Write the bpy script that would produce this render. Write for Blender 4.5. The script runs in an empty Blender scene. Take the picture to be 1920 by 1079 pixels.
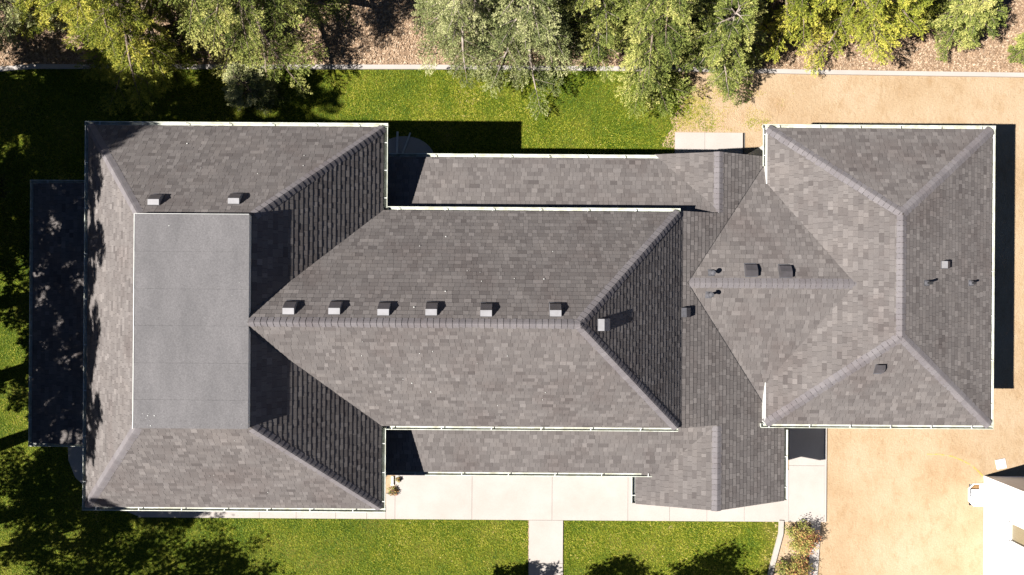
import bpy, math, random
import numpy as np
from mathutils import Vector

# ------------------------------------------------------------------ camera, sky, sun, exposure
sc = bpy.context.scene
COL = sc.collection
HCAM, FPX, ROLL = 30.0, 1281.0, math.radians(0.4)
cam_d = bpy.data.cameras.new('camera')
cam = bpy.data.objects.new('camera', cam_d); COL.objects.link(cam)
cam.location = (0, 0, HCAM); cam.rotation_euler = (0, 0, ROLL)
cam_d.sensor_width = 36; cam_d.lens = 36 * FPX / 1920; cam_d.clip_end = 2000
sc.camera = cam

TO_SUN = Vector((-0.935, -0.264, 1.0)).normalized()
world = bpy.data.worlds.new('World'); sc.world = world; world.use_nodes = True
wn = world.node_tree; wn.nodes.clear()
wo = wn.nodes.new('ShaderNodeOutputWorld'); wb = wn.nodes.new('ShaderNodeBackground')
sky = wn.nodes.new('ShaderNodeTexSky'); sky.sky_type = 'NISHITA'; sky.sun_disc = False
sky.altitude = 3000; sky.air_density = 0.38; sky.dust_density = 0.05; sky.ozone_density = 1.8
sky.sun_elevation = math.asin(TO_SUN.z)
sky.sun_rotation = math.atan2(TO_SUN.x, TO_SUN.y)
wb.inputs['Strength'].default_value = 0.05
wn.links.new(sky.outputs[0], wb.inputs[0]); wn.links.new(wb.outputs[0], wo.inputs[0])
sd = bpy.data.lights.new('sun', 'SUN'); sd.energy = 5.0; sd.angle = math.radians(0.5); sd.color = (1.0, 0.955, 0.90)
sun = bpy.data.objects.new('sun', sd); COL.objects.link(sun)
sun.location = (-20, -6, 40); sun.rotation_euler = TO_SUN.to_track_quat('Z', 'Y').to_euler()
sc.view_settings.view_transform = 'Standard'; sc.view_settings.look = 'None'
sc.view_settings.gamma = 1; sc.view_settings.exposure = 0.9
sc.render.engine = 'CYCLES'
sc.cycles.max_bounces = 5; sc.cycles.diffuse_bounces = 1; sc.cycles.transparent_max_bounces = 4

def at(px, py, z=0.0):
    """point of the photograph seen at height z -> world x, y"""
    dx = (px - 960) * (HCAM - z) / FPX; dy = (539.5 - py) * (HCAM - z) / FPX
    c, s = math.cos(ROLL), math.sin(ROLL)
    return (dx * c - dy * s, dx * s + dy * c)

# ------------------------------------------------------------------ materials
def mat(name, base, rough=0.9, spec=0.2):
    m = bpy.data.materials.new(name); m.use_nodes = True
    b = m.node_tree.nodes['Principled BSDF']
    b.inputs['Base Color'].default_value = (*base, 1); b.inputs['Roughness'].default_value = rough
    b.inputs['Specular IOR Level'].default_value = spec
    return m, m.node_tree, b

def noise(nt, scale, detail=4, rough=0.6, coord='Object', stretch=None):
    tc = nt.nodes.new('ShaderNodeTexCoord'); n = nt.nodes.new('ShaderNodeTexNoise')
    n.inputs['Scale'].default_value = scale; n.inputs['Detail'].default_value = detail
    n.inputs['Roughness'].default_value = rough
    if stretch:
        mp = nt.nodes.new('ShaderNodeMapping'); mp.inputs['Scale'].default_value = stretch
        nt.links.new(tc.outputs[coord], mp.inputs[0]); nt.links.new(mp.outputs[0], n.inputs['Vector'])
    else:
        nt.links.new(tc.outputs[coord], n.inputs['Vector'])
    return n.outputs['Fac']

def ramp(nt, src, stops):
    r = nt.nodes.new('ShaderNodeValToRGB'); e = r.color_ramp.elements
    while len(e) < len(stops): e.new(0.5)
    for i, (p, c) in enumerate(stops):
        e[i].position = p; e[i].color = (*c, 1)
    nt.links.new(src, r.inputs[0]); return r.outputs[0]

def mix(nt, a, b, fac, mode='MIX'):
    m = nt.nodes.new('ShaderNodeMix'); m.data_type = 'RGBA'; m.blend_type = mode
    for sock, v in ((m.inputs[0], fac), (m.inputs[6], a), (m.inputs[7], b)):
        if isinstance(v, (int, float)): sock.default_value = v
        elif isinstance(v, tuple): sock.default_value = (*v, 1)
        else: nt.links.new(v, sock)
    return m.outputs[2]

def bump(nt, b, src, strength=0.3, dist=0.01):
    n = nt.nodes.new('ShaderNodeBump'); n.inputs['Strength'].default_value = strength
    n.inputs['Distance'].default_value = dist
    nt.links.new(src, n.inputs['Height']); nt.links.new(n.outputs[0], b.inputs['Normal'])

def attr(nt, name='tone'):
    a = nt.nodes.new('ShaderNodeAttribute'); a.attribute_name = name
    return a.outputs['Fac']

def shingle_mat(name, lo, mid, hi):
    m, nt, b = mat(name, mid, 0.95, 0.15)
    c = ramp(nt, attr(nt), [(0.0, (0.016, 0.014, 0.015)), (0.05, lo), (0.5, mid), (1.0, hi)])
    g = ramp(nt, noise(nt, 60, 3, 0.7), [(0.3, (0.74,) * 3), (0.7, (1.24,) * 3)])
    c = mix(nt, c, g, 1.0, 'MULTIPLY')
    w = ramp(nt, noise(nt, 0.55, 5, 0.62), [(0.3, (0.90, 0.86, 0.85)), (0.5, (1.0, 1.0, 1.0)), (0.72, (1.12, 1.10, 1.08))])
    c = mix(nt, c, w, 1.0, 'MULTIPLY')
    nt.links.new(c, b.inputs['Base Color'])
    bump(nt, b, noise(nt, 140, 2, 0.7), 0.25, 0.004)
    return m
M = {}
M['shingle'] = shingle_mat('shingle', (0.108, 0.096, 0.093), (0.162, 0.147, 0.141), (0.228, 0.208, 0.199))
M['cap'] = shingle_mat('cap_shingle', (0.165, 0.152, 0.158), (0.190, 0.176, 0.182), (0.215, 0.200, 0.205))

m, nt, b = mat('membrane', (0.19, 0.19, 0.2), 0.93, 0.15)
c = ramp(nt, noise(nt, 1.3, 6, 0.65, stretch=(1, 0.35, 1)), [(0.3, (0.146, 0.141, 0.144)), (0.7, (0.196, 0.188, 0.191))])
g = ramp(nt, noise(nt, 22, 5, 0.9), [(0.3, (0.68,) * 3), (0.7, (1.32,) * 3)])
nt.links.new(mix(nt, c, g, 1.0, 'MULTIPLY'), b.inputs['Base Color']); bump(nt, b, noise(nt, 2.2, 5, 0.6), 0.35, 0.03)
M['membrane'] = m

def painted(name, col, dirt, rough=0.5):
    m, nt, b = mat(name, col, rough, 0.4)
    c = ramp(nt, noise(nt, 3.0, 6, 0.7), [(0.35, dirt), (0.6, col)])
    nt.links.new(c, b.inputs['Base Color']); return m
M['white'] = painted('white_paint', (0.78, 0.79, 0.76), (0.70, 0.71, 0.66))
M['gutter'] = painted('gutter_paint', (0.76, 0.80, 0.72), (0.52, 0.52, 0.40), 0.45)
M['housewhite'] = painted('house_paint', (0.86, 0.86, 0.86), (0.80, 0.80, 0.79), 0.6)
M['wall'] = painted('wall_paint', (0.62, 0.60, 0.55), (0.54, 0.52, 0.47), 0.7)
M['metal_light'] = painted('vent_metal', (0.36, 0.355, 0.37), (0.29, 0.285, 0.29), 0.5)
M['metal_dark'] = painted('vent_paint', (0.085, 0.078, 0.085), (0.065, 0.06, 0.062), 0.55)
M['lead'] = painted('flashing_metal', (0.13, 0.13, 0.145), (0.08, 0.08, 0.085), 0.45)
M['pipe'] = painted('pipe_black', (0.03, 0.03, 0.033), (0.05, 0.05, 0.05), 0.45)
M['bark'] = painted('bark', (0.30, 0.235, 0.18), (0.17, 0.125, 0.095), 0.9)
M['bark_pale'] = painted('bark_pale', (0.42, 0.36, 0.31), (0.27, 0.21, 0.17), 0.9)

m, nt, b = mat('concrete', (0.6, 0.55, 0.5), 0.85, 0.2)
c = ramp(nt, noise(nt, 0.8, 7, 0.6), [(0.3, (0.47, 0.425, 0.385)), (0.7, (0.53, 0.485, 0.45))])
g = ramp(nt, noise(nt, 30, 4, 0.7), [(0.3, (0.93,) * 3), (0.7, (1.05,) * 3)])
nt.links.new(mix(nt, c, g, 1.0, 'MULTIPLY'), b.inputs['Base Color']); bump(nt, b, noise(nt, 60), 0.15, 0.003)
M['concrete'] = m

m, nt, b = mat('joint', (0.16, 0.14, 0.12), 0.95); M['joint'] = m

# sandy ground: pale sand with tracks, clods and a few darker damp blotches
m, nt, b = mat('dirt', (0.6, 0.42, 0.25), 0.97, 0.05)
c = ramp(nt, noise(nt, 0.32, 8, 0.66), [(0.28, (0.43, 0.295, 0.172)), (0.48, (0.50, 0.365, 0.230)), (0.66, (0.545, 0.41, 0.275))])
t = ramp(nt, noise(nt, 1.3, 8, 0.78, stretch=(1.4, 0.8, 1)), [(0.32, (0.84, 0.78, 0.70)), (0.5, (1.0, 1.0, 1.0)), (0.62, (1.0, 1.0, 1.0)), (0.72, (1.09, 1.10, 1.13))])
c = mix(nt, c, t, 1.0, 'MULTIPLY')
g = ramp(nt, noise(nt, 16, 8, 0.85), [(0.28, (0.72, 0.67, 0.60)), (0.48, (1.0,) * 3), (0.72, (1.12,) * 3)])
c = mix(nt, c, g, 1.0, 'MULTIPLY')
nt.links.new(c, b.inputs['Base Color']); bump(nt, b, noise(nt, 6, 9, 0.8), 0.85, 0.06)
M['dirt'] = m

m, nt, b = mat('mulch_soil', (0.3, 0.2, 0.14), 0.97, 0.05)
c = ramp(nt, noise(nt, 14, 6, 0.8), [(0.3, (0.14, 0.09, 0.055)), (0.5, (0.33, 0.22, 0.14)), (0.7, (0.50, 0.36, 0.25))])
nt.links.new(c, b.inputs['Base Color']); bump(nt, b, noise(nt, 18, 6, 0.8), 0.8, 0.04)
M['mulch_soil'] = m
m, nt, b = mat('wood_chip', (0.45, 0.3, 0.2), 0.9, 0.1)
nt.links.new(ramp(nt, attr(nt), [(0, (0.23, 0.14, 0.085)), (0.5, (0.47, 0.325, 0.21)), (1, (0.66, 0.52, 0.38))]), b.inputs['Base Color'])
M['chip'] = m

m, nt, b = mat('turf', (0.1, 0.14, 0.02), 0.95, 0.05)
c = ramp(nt, noise(nt, 0.55, 5, 0.6), [(0.32, (0.05, 0.09, 0.008)), (0.5, (0.10, 0.13, 0.012)), (0.68, (0.17, 0.165, 0.03))])
g = ramp(nt, noise(nt, 9, 6, 0.8), [(0.3, (0.55, 0.62, 0.5)), (0.5, (1.0,) * 3), (0.72, (1.45, 1.35, 1.5))])
nt.links.new(mix(nt, c, g, 1.0, 'MULTIPLY'), b.inputs['Base Color']); bump(nt, b, noise(nt, 25, 6, 0.8), 1.0, 0.05)
M['turf'] = m

def leaf_mat(name, stops, trans=0.10):
    m = bpy.data.materials.new(name); m.use_nodes = True; nt = m.node_tree
    b = nt.nodes['Principled BSDF']; out = nt.nodes['Material Output']
    b.inputs['Roughness'].default_value = 0.7; b.inputs['Specular IOR Level'].default_value = 0.25
    c = ramp(nt, attr(nt), stops); nt.links.new(c, b.inputs['Base Color'])
    tr = nt.nodes.new('ShaderNodeBsdfTranslucent'); nt.links.new(c, tr.inputs[0])
    mx = nt.nodes.new('ShaderNodeMixShader'); mx.inputs[0].default_value = trans
    nt.links.new(b.outputs[0], mx.inputs[1]); nt.links.new(tr.outputs[0], mx.inputs[2])
    nt.links.new(mx.outputs[0], out.inputs[0]); return m
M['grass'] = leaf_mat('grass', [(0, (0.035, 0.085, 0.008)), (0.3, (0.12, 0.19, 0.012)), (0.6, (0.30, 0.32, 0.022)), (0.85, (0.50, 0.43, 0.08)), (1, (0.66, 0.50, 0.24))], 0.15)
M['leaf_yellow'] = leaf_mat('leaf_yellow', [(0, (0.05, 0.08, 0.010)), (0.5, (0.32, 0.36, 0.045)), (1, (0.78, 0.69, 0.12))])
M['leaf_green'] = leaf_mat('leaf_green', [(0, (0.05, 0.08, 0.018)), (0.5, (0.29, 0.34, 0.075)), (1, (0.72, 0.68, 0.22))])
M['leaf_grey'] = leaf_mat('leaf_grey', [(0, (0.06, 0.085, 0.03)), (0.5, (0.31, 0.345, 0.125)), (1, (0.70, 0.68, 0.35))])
M['leaf_dark'] = leaf_mat('leaf_dark', [(0, (0.02, 0.035, 0.008)), (1, (0.07, 0.09, 0.02))])
M['leaf_shrub'] = leaf_mat('leaf_shrub', [(0, (0.06, 0.09, 0.02)), (0.4, (0.30, 0.34, 0.07)), (0.68, (0.58, 0.45, 0.15)), (0.88, (0.55, 0.26, 0.12)), (1, (0.38, 0.12, 0.07))])

m, nt, b = mat('yellow_line', (0.8, 0.5, 0.05), 0.9)
c = ramp(nt, noise(nt, 4, 5, 0.7), [(0.40, (0.52, 0.385, 0.24)), (0.60, (0.60, 0.38, 0.05))])
nt.links.new(c, b.inputs['Base Color']); M['yellow'] = m
m, nt, b = mat('window_pane_tan', (0.3, 0.26, 0.18), 0.4, 0.5)  # window pane in speckled tan tones
c = ramp(nt, noise(nt, 60, 3, 0.8), [(0.35, (0.16, 0.13, 0.08)), (0.65, (0.40, 0.34, 0.22))])
nt.links.new(c, b.inputs['Base Color']); M['tan_pane'] = m
m, nt, b = mat('brown_soil', (0.26, 0.15, 0.07), 0.95)
c = ramp(nt, noise(nt, 12, 5, 0.8), [(0.35, (0.12, 0.065, 0.03)), (0.65, (0.40, 0.24, 0.11))])
nt.links.new(c, b.inputs['Base Color']); M['soil'] = m

# ------------------------------------------------------------------ helpers
def mesh_np(name, V, F, material, parent=None, tone=None, smooth=False):
    """V: n x 3; F: list of faces, or an m x 4 / m x 3 array"""
    me = bpy.data.meshes.new(name)
    if isinstance(F, np.ndarray):
        k = F.shape[1]; V = np.asarray(V, dtype=np.float32)
        me.vertices.add(len(V)); me.vertices.foreach_set('co', V.ravel())
        me.loops.add(F.size); me.loops.foreach_set('vertex_index', F.ravel().astype(np.int32))
        me.polygons.add(len(F)); me.polygons.foreach_set('loop_start', np.arange(0, F.size, k, dtype=np.int32))
        me.update(calc_edges=True)
    else:
        me.from_pydata([tuple(v) for v in V], [], F); me.update()
    if tone is not None:
        a = me.attributes.new('tone', 'FLOAT', 'FACE'); a.data.foreach_set('value', np.asarray(tone, dtype=np.float32))
    if smooth:
        for p in me.polygons: p.use_smooth = True
    mats = material if isinstance(material, (list, tuple)) else [material]
    for mm in mats: me.materials.append(mm)
    o = bpy.data.objects.new(name, me); COL.objects.link(o)
    if parent is not None: o.parent = parent
    return o

class MB:
    def __init__(s): s.v, s.f, s.t = [], [], []
    def poly(s, pts, tone=0.5):
        b = len(s.v); s.v += [tuple(p) for p in pts]; s.f.append(tuple(range(b, b + len(pts)))); s.t.append(tone)
    def box(s, x0, x1, y0, y1, z0, z1, tone=0.5):
        P = [(x, y, z) for z in (z0, z1) for y in (y0, y1) for x in (x0, x1)]
        b = len(s.v); s.v += P
        for f in ((0, 2, 3, 1), (4, 5, 7, 6), (0, 1, 5, 4), (2, 6, 7, 3), (0, 4, 6, 2), (1, 3, 7, 5)):
            s.f.append(tuple(b + i for i in f)); s.t.append(tone)
    def obox(s, c, u, v, w, hu, hv, hw, tone=0.5):
        """box with centre c, unit axes u, v, w and half sizes"""
        c, u, v, w = map(Vector, (c, u, v, w)); b = len(s.v)
        for k in (-1, 1):
            for j in (-1, 1):
                for i in (-1, 1): s.v.append(tuple(c + u * (i * hu) + v * (j * hv) + w * (k * hw)))
        for f in ((0, 2, 3, 1), (4, 5, 7, 6), (0, 1, 5, 4), (2, 6, 7, 3), (0, 4, 6, 2), (1, 3, 7, 5)):
            s.f.append(tuple(b + i for i in f)); s.t.append(tone)
    def prism(s, pts, dz, tone=0.5):
        """upper polygon pts, extruded straight down by dz (number or absolute bottom list)"""
        n = len(pts); b = len(s.v); s.v += [tuple(p) for p in pts]
        s.v += [(p[0], p[1], p[2] - dz) for p in pts]
        s.f.append(tuple(b + i for i in range(n))); s.f.append(tuple(b + n + i for i in reversed(range(n))))
        s.t += [tone, tone]
        for i in range(n):
            j = (i + 1) % n; s.f.append((b + i, b + n + i, b + n + j, b + j)); s.t.append(tone)
    def tube(s, pts, rad, n=6, cap=True, tone=0.5):
        pts = [Vector(p) for p in pts]; b = len(s.v)
        for i, p in enumerate(pts):
            d = (pts[min(i + 1, len(pts) - 1)] - pts[max(i - 1, 0)]).normalized()
            a = d.cross(Vector((0, 0, 1)) if abs(d.z) < 0.9 else Vector((1, 0, 0))).normalized(); c = d.cross(a)
            r = rad[i] if isinstance(rad, (list, tuple)) else rad
            for k in range(n):
                t = 2 * math.pi * k / n; s.v.append(tuple(p + a * (r * math.cos(t)) + c * (r * math.sin(t))))
        for i in range(len(pts) - 1):
            for k in range(n):
                k2 = (k + 1) % n; s.f.append((b + i * n + k, b + i * n + k2, b + (i + 1) * n + k2, b + (i + 1) * n + k)); s.t.append(tone)
        if cap:
            s.f.append(tuple(b + k for k in reversed(range(n)))); s.t.append(tone)
            s.f.append(tuple(b + (len(pts) - 1) * n + k for k in range(n))); s.t.append(tone)
    def build(s, name, material, parent=None, tone=False, smooth=False):
        return mesh_np(name, s.v, s.f, material, parent, s.t if tone else None, smooth)

def empty(name, loc=(0, 0, 0)):
    o = bpy.data.objects.new(name, None); COL.objects.link(o); o.location = loc; o.empty_display_size = 0.5
    return o
def tag(o, label=None, cat=None, group=None, kind=None):
    if label: o['label'] = label
    if cat: o['category'] = cat
    if group: o['group'] = group
    if kind: o['kind'] = kind
    return o

# ------------------------------------------------------------------ shingled planes
EXPO = 0.168
COURSES = {}
def course(seed, j):
    k = (seed, j)
    if k not in COURSES:
        r = random.Random(seed * 7919 + j * 31 + 5); u = -32 - r.random() * 0.4; L = []; thick = r.random() < 0.5
        while u < 32:
            w = r.uniform(0.12, 0.25) if thick else r.uniform(0.15, 0.38)
            q = r.random()
            tn = 0.5 + r.gauss(0, 0.14) + (0.05 if thick else -0.06)
            if q < 0.03: tn += 0.22
            L.append((u, u + w, (r.uniform(0.014, 0.017) if thick else r.uniform(0.010, 0.012)), min(1, max(0.07, tn))))
            u += w; thick = not thick if r.random() < 0.82 else thick
        COURSES[k] = L
    return COURSES[k]

def clip_poly(P, a, b, c):
    """keep a*u + b*v <= c"""
    out = []
    for i in range(len(P)):
        p, q = P[i], P[(i + 1) % len(P)]
        dp = a * p[0] + b * p[1] - c; dq = a * q[0] + b * q[1] - c
        if dp <= 0: out.append(p)
        if (dp < 0 < dq) or (dq < 0 < dp):
            t = dp / (dp - dq); out.append((p[0] + t * (q[0] - p[0]), p[1] + t * (q[1] - p[1])))
    return out

def plane_fn(eave_pt, direction, slope, z0):
    """height of the plane that is z0 at eave_pt and rises along direction"""
    ex, ey = eave_pt; dx, dy = direction
    return lambda x, y: z0 + slope * ((x - ex) * dx + (y - ey) * dy)

def shingle(mb, deck, xy, fn, seed, thick=0.14):
    pts = [Vector((x, y, fn(x, y))) for x, y in xy]
    n = (pts[1] - pts[0]).cross(pts[2] - pts[0])
    if n.z < 0: n = -n
    n.normalize()
    if n.z < 0.9999:
        u = Vector((0, 0, 1)).cross(n).normalized()
    else: u = Vector((1, 0, 0))
    v = n.cross(u)
    if v.z < 0: v = -v
    # common origin: the plane's own height 0 line
    o = Vector((0, 0, fn(0, 0)))
    P = [((p - o).dot(u), (p - o).dot(v)) for p in pts]
    area = sum(P[i][0] * P[(i + 1) % len(P)][1] - P[(i + 1) % len(P)][0] * P[i][1] for i in range(len(P)))
    if area < 0: P = P[::-1]
    H = []
    for i in range(len(P)):
        (x0, y0), (x1, y1) = P[i], P[(i + 1) % len(P)]
        a, b_ = (y1 - y0), -(x1 - x0); H.append((a, b_, a * x0 + b_ * y0))
    umin, umax = min(p[0] for p in P), max(p[0] for p in P); vmin, vmax = min(p[1] for p in P), max(p[1] for p in P)
    ph = SHV.get(seed, 0.0)
    j0 = math.floor((vmin - ph) / EXPO)
    for j in range(j0, math.floor((vmax - ph) / EXPO) + 1):
        v0 = ph + j * EXPO; v1 = v0 + EXPO
        for (ua, ub, t, tone) in course(seed, j):
            if ub < umin or ua > umax: continue
            ua2, ub2 = ua + 0.003, ub - 0.003
            R = [(ua2, v0), (ub2, v0), (ub2, v1), (ua2, v1)]
            ok = True
            for (a, b_, c) in H:
                d = [a * p[0] + b_ * p[1] - c for p in R]
                if not R or min(d) >= 0: ok = False; break
                if max(d) > 0: R = clip_poly(R, a, b_, c)
                if len(R) < 3: ok = False; break
            if not ok: continue
            def pt(q, top=True):
                h = (0.002 + t * (1 - (q[1] - v0) / EXPO)) if top else -0.004
                return o + u * q[0] + v * q[1] + n * h
            mb.poly([pt(q) for q in R], tone)
            for i in range(len(R)):
                p, q = R[i], R[(i + 1) % len(R)]
                if abs(p[1] - v1) < 1e-6 and abs(q[1] - v1) < 1e-6: continue
                mb.poly([pt(p), pt(p, False), pt(q, False), pt(q)], 0.0)  # near-black edges: the shadow line below each tab is painted in
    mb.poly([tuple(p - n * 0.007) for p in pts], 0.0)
    if deck is not None:
        deck.prism([(p.x, p.y, p.z - 0.012) for p in pts], thick)
SHV = {}

def ridge_cap(parent, a, b, na, nb, seed, w=0.19, seg=0.20, lift=0.014):
    """overlapping bent cap shingles laid from a (low end) to b"""
    a, b, na, nb = Vector(a), Vector(b), Vector(na).normalized(), Vector(nb).normalized()
    d = b - a; L = d.length; d.normalize(); r = random.Random(seed); mb = MB()
    up = (na + nb).normalized()
    sa = d.cross(na); sb = -d.cross(nb)
    if sa.dot(nb) > 0 and sa.z > 0: sa = -sa
    if sa.z > 0.0: sa = -sa
    if sb.z > 0.0: sb = -sb
    if sa.dot(sb) > 0.5: sb = -sb
    k = 0; s = 0.0
    while s < L:
        if L - s < 0.07: break
        e = min(L, s + seg * r.uniform(0.96, 1.04)); tn = min(1, max(0.12, 0.5 + r.gauss(0, 0.2)))
        jw = r.uniform(-0.008, 0.008)
        ring = []
        for (q, h) in ((s + 0.014, lift + 0.010), (min(L, e), lift)):
            c = a + d * q
            ring.append([c + sa * (w + jw) + na * (h - 0.006), c + sa * 0.05 + na * (h + 0.004), c + up * (h + 0.004),
                         c + sb * 0.05 + nb * (h + 0.004), c + sb * (w + jw) + nb * (h - 0.006)])
        for i in range(4): mb.poly([ring[0][i], ring[0][i + 1], ring[1][i + 1], ring[1][i]], tn)
        low = [p - up * 0.03 for p in ring[0]]
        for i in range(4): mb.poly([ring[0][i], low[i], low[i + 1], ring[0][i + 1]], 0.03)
        for i in (0, 4):
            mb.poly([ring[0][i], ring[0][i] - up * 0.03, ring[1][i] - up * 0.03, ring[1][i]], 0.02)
        s = e; k += 1
    A0, B0 = a + up * 0.006, a + d * min(L, s) + up * 0.006
    mb.poly([A0, B0, B0 + sa * w, A0 + sa * w], 0.0); mb.poly([A0, B0, B0 + sb * w, A0 + sb * w], 0.0)
    return mb.build('ridge_cap', M['cap'], parent, True)

def nrm(dirn, slope):
    return Vector((-dirn[0] * slope, -dirn[1] * slope, 1)).normalized()
W_, E_, N_, S_ = (1, 0), (-1, 0), (0, -1), (0, 1)     # direction in which a west / east / north / south facing plane RISES

BLD = empty('building')
tag(BLD, 'long low building with grey shingle roofs of many slopes and white gutters', 'building')

def roof_part(name, planes, label=None, seed0=0):
    sh, deck = MB(), MB()
    for k, (xy, fn, seed) in enumerate(planes): shingle(sh, deck, xy, fn, seed)
    o = sh.build(name, M['shingle'], BLD, True)
    if label: o['label'] = label
    deck.build('fascia', M['white'], o)
    return o

PI_ = 0.87
# --- west block: hips around a raised flat roof
bx0, bx1, by0, by1, bz = -15.35, -4.68, -8.03, 5.77, 5.3
tx0, tx1, ty0, ty1, tz = -11.83, -8.24, -4.47, 2.21, 8.60
fW = plane_fn((bx0, 0), W_, PI_, bz); fE = plane_fn((bx1, 0), E_, PI_, bz)
fN = plane_fn((0, by1), N_, PI_, bz); fS = plane_fn((0, by0), S_, PI_, bz)
nx0, nx1, ny0, ny1 = -4.68, 6.00, -5.03, 2.76
nyr = (ny0 + ny1) / 2; nzr = bz + PI_ * (ny1 - nyr); hip = ny1 - nyr
gN = plane_fn((0, ny1), N_, PI_, bz); gS = plane_fn((0, ny0), S_, PI_, bz); gE = plane_fn((nx1, 0), E_, PI_, bz)
blk = roof_part('hipped_roof', [
    ([(bx0, by1), (bx0, by0), (tx0, ty0), (tx0, ty1)], fW, 11),
    ([(bx0, by1), (bx1, by1), (tx1, ty1), (tx0, ty1)], fN, 12),
    ([(bx0, by0), (bx1, by0), (tx1, ty0), (tx0, ty0)], fS, 13),
    ([(bx1, ny1), (bx1, by1), (tx1, ty1), (tx1, nyr + (nyr - ny0) - (bx1 - tx1) + 0.0 + (ny1 - nyr) - (nyr - ny0))], fE, 14),
    ([(bx1, by0), (tx1, ty0), (tx1, ny0 + (bx1 - tx1)), (bx1, ny0)], fE, 14),
], 'hipped shingle roof at the tree-shaded end, its top cut off by the flat roof')
def cap3(o, x0, y0, f0, x1, y1, n1, n2, seed, **k):
    ridge_cap(o, (x0, y0, f0(x0, y0)), (x1, y1, f0(x1, y1)), n1, n2, seed, **k)
cap3(blk, bx0, by1, fN, tx0, ty1, nrm(W_, PI_), nrm(N_, PI_), 1)
cap3(blk, bx1, by1, fN, tx1 + 0.05, ty1 + 0.05, nrm(E_, PI_), nrm(N_, PI_), 2)
cap3(blk, bx0, by0, fS, tx0, ty0, nrm(W_, PI_), nrm(S_, PI_), 3)
cap3(blk, bx1, by0, fS, tx1 + 0.05, ty0 - 0.05, nrm(E_, PI_), nrm(S_, PI_), 4)

# flat roof box with membrane, white edge metal and lapped seams
fr = MB()
ys = [ty0 - 0.02] + [at(300, q, tz)[1] for q in (750, 681, 611, 542, 472)] + [ty1 + 0.02]
for a_, b_ in zip(ys[:-1], ys[1:]):
    fr.poly([(tx0 + .0, a_ + 0.003, tz + 0.004), (tx1, a_ + 0.003, tz + 0.004), (tx1, b_, tz + 0.012), (tx0, b_, tz + 0.012)])
    fr.poly([(tx0, b_, tz + 0.012), (tx1, b_, tz + 0.012), (tx1, b_ + 0.003, tz - 0.004), (tx0, b_ + 0.003, tz - 0.004)])
flat = fr.build('flat_roof', M['membrane'], BLD)
flat['label'] = 'smooth grey flat roof rectangle on top of the hipped end'
cb = MB(); cb.box(tx0 + 0.01, tx1 - 0.01, ty0, ty1, 7.8, tz - 0.005)
cb.build('curb_wall', M['white'], flat)
et = MB()
et.box(tx0 - 0.02, tx0 + 0.0, ty0 - 0.03, ty1 + 0.03, tz - 0.12, tz + 0.018)
et.box(tx0 + 0.005, tx1 - 0.01, ty1 + 0.022, ty1 + 0.034, tz - 0.12, tz + 0.014)
et.build('edge_trim', M['white'], flat)
# --- nave
apex = nx1 - hip
xe = 6.2
nave = roof_part('long_roof', [
    ([(nx0, ny1), (nx1, ny1), (apex, nyr), (tx1, nyr), (tx1, ny1 - (nx0 - tx1))], gN, 21),
    ([(nx0, ny0), (nx1, ny0), (apex, nyr), (tx1, nyr), (tx1, ny0 + (nx0 - tx1))], gS, 22),
    ([(nx1, ny1), (nx1, ny0), (apex, nyr)], gE, 23),
    ([(nx1, ny1), (nx1, ny0), (xe, ny0), (xe, ny1)], gE, 23),
], 'longest shingle roof, ridge running from the flat roof towards the middle')
ridge_cap(nave, (apex + 0.05, nyr, nzr), (tx1 + 0.03, nyr, nzr), nrm(N_, PI_), nrm(S_, PI_), 5)
ridge_cap(nave, (nx1 + .02, ny1 + .02, bz), (apex, nyr, nzr), nrm(N_, PI_), nrm(E_, PI_), 6)
ridge_cap(nave, (nx1 + .02, ny0 - .02, bz), (apex, nyr, nzr), nrm(S_, PI_), nrm(E_, PI_), 7)

sp = MB(); rr = random.Random(5)
for i in range(16):
    x, y = (rr.uniform(tx0 + 0.1, tx1 - 0.1), rr.uniform(ty0 + .1, ty1 - .1)) if i > 9 else (rr.uniform(tx0 + .05, tx0 + .7), rr.uniform(ty0 + .03, ty0 + .5))
    s_ = rr.choice((0.006, 0.008, 0.013)); sp.box(x - s_, x + s_, y - s_ * .7, y + s_ * .7, tz + 0.004, tz + 0.02)
for f_, (xa, xb, ya, yb), k in ((gS, (-5, 1.5, -4.7, -1.6), 16), (gN, (-4, 1.5, -.8, 2.4), 10), (fS, (-10.5, -7, -7.6, -5), 4), (fN, (-12, -7, 3, 5.4), 5)):
    for _ in range(k):
        x, y = rr.uniform(xa, xb), rr.uniform(ya, yb); s_ = rr.choice((0.007, 0.010, 0.015)); z_ = f_(x, y); sp.box(x - s_, x + s_, y - s_, y + s_, z_ + .005, z_ + .045)
tag(sp.build('roof_debris', M['white'], None), 'tiny pale specks of debris scattered over the flat roof and slopes', 'debris', kind='stuff')

# --- side aisles
az, asl = 3.95, 0.27
any_, asy = 4.95, -7.05
hN = plane_fn((0, any_), N_, asl, az); hS = plane_fn((0, asy), S_, asl, az)
cx, cz, cw, ce = 7.70, 4.50, 0.26, 0.42
kW = lambda x, y: cz - cw * (cx - x); kE = lambda x, y: cz - ce * (x - cx)
vX = cx - (cz - az) / cw                       # where aisle eave height meets the west slope
vYn = any_ - (cz - az) / asl; vYs = asy + (cz - az) / asl
roof_part('side_roof', [([(-5.05, any_), (vX, any_), (cx, vYn), (7.52, 2.83), (5.9, 2.40), (-5.05, 2.40)], hN, 31)],
          'low shingle roof strip below the long roof, on the tree side')
roof_part('side_roof', [([(-5.05, asy), (vX, asy), (cx, vYs), (5.9, -4.67), (-5.05, -4.67)], hS, 32)],
          'low shingle roof strip below the long roof, on the paved side')

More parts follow.
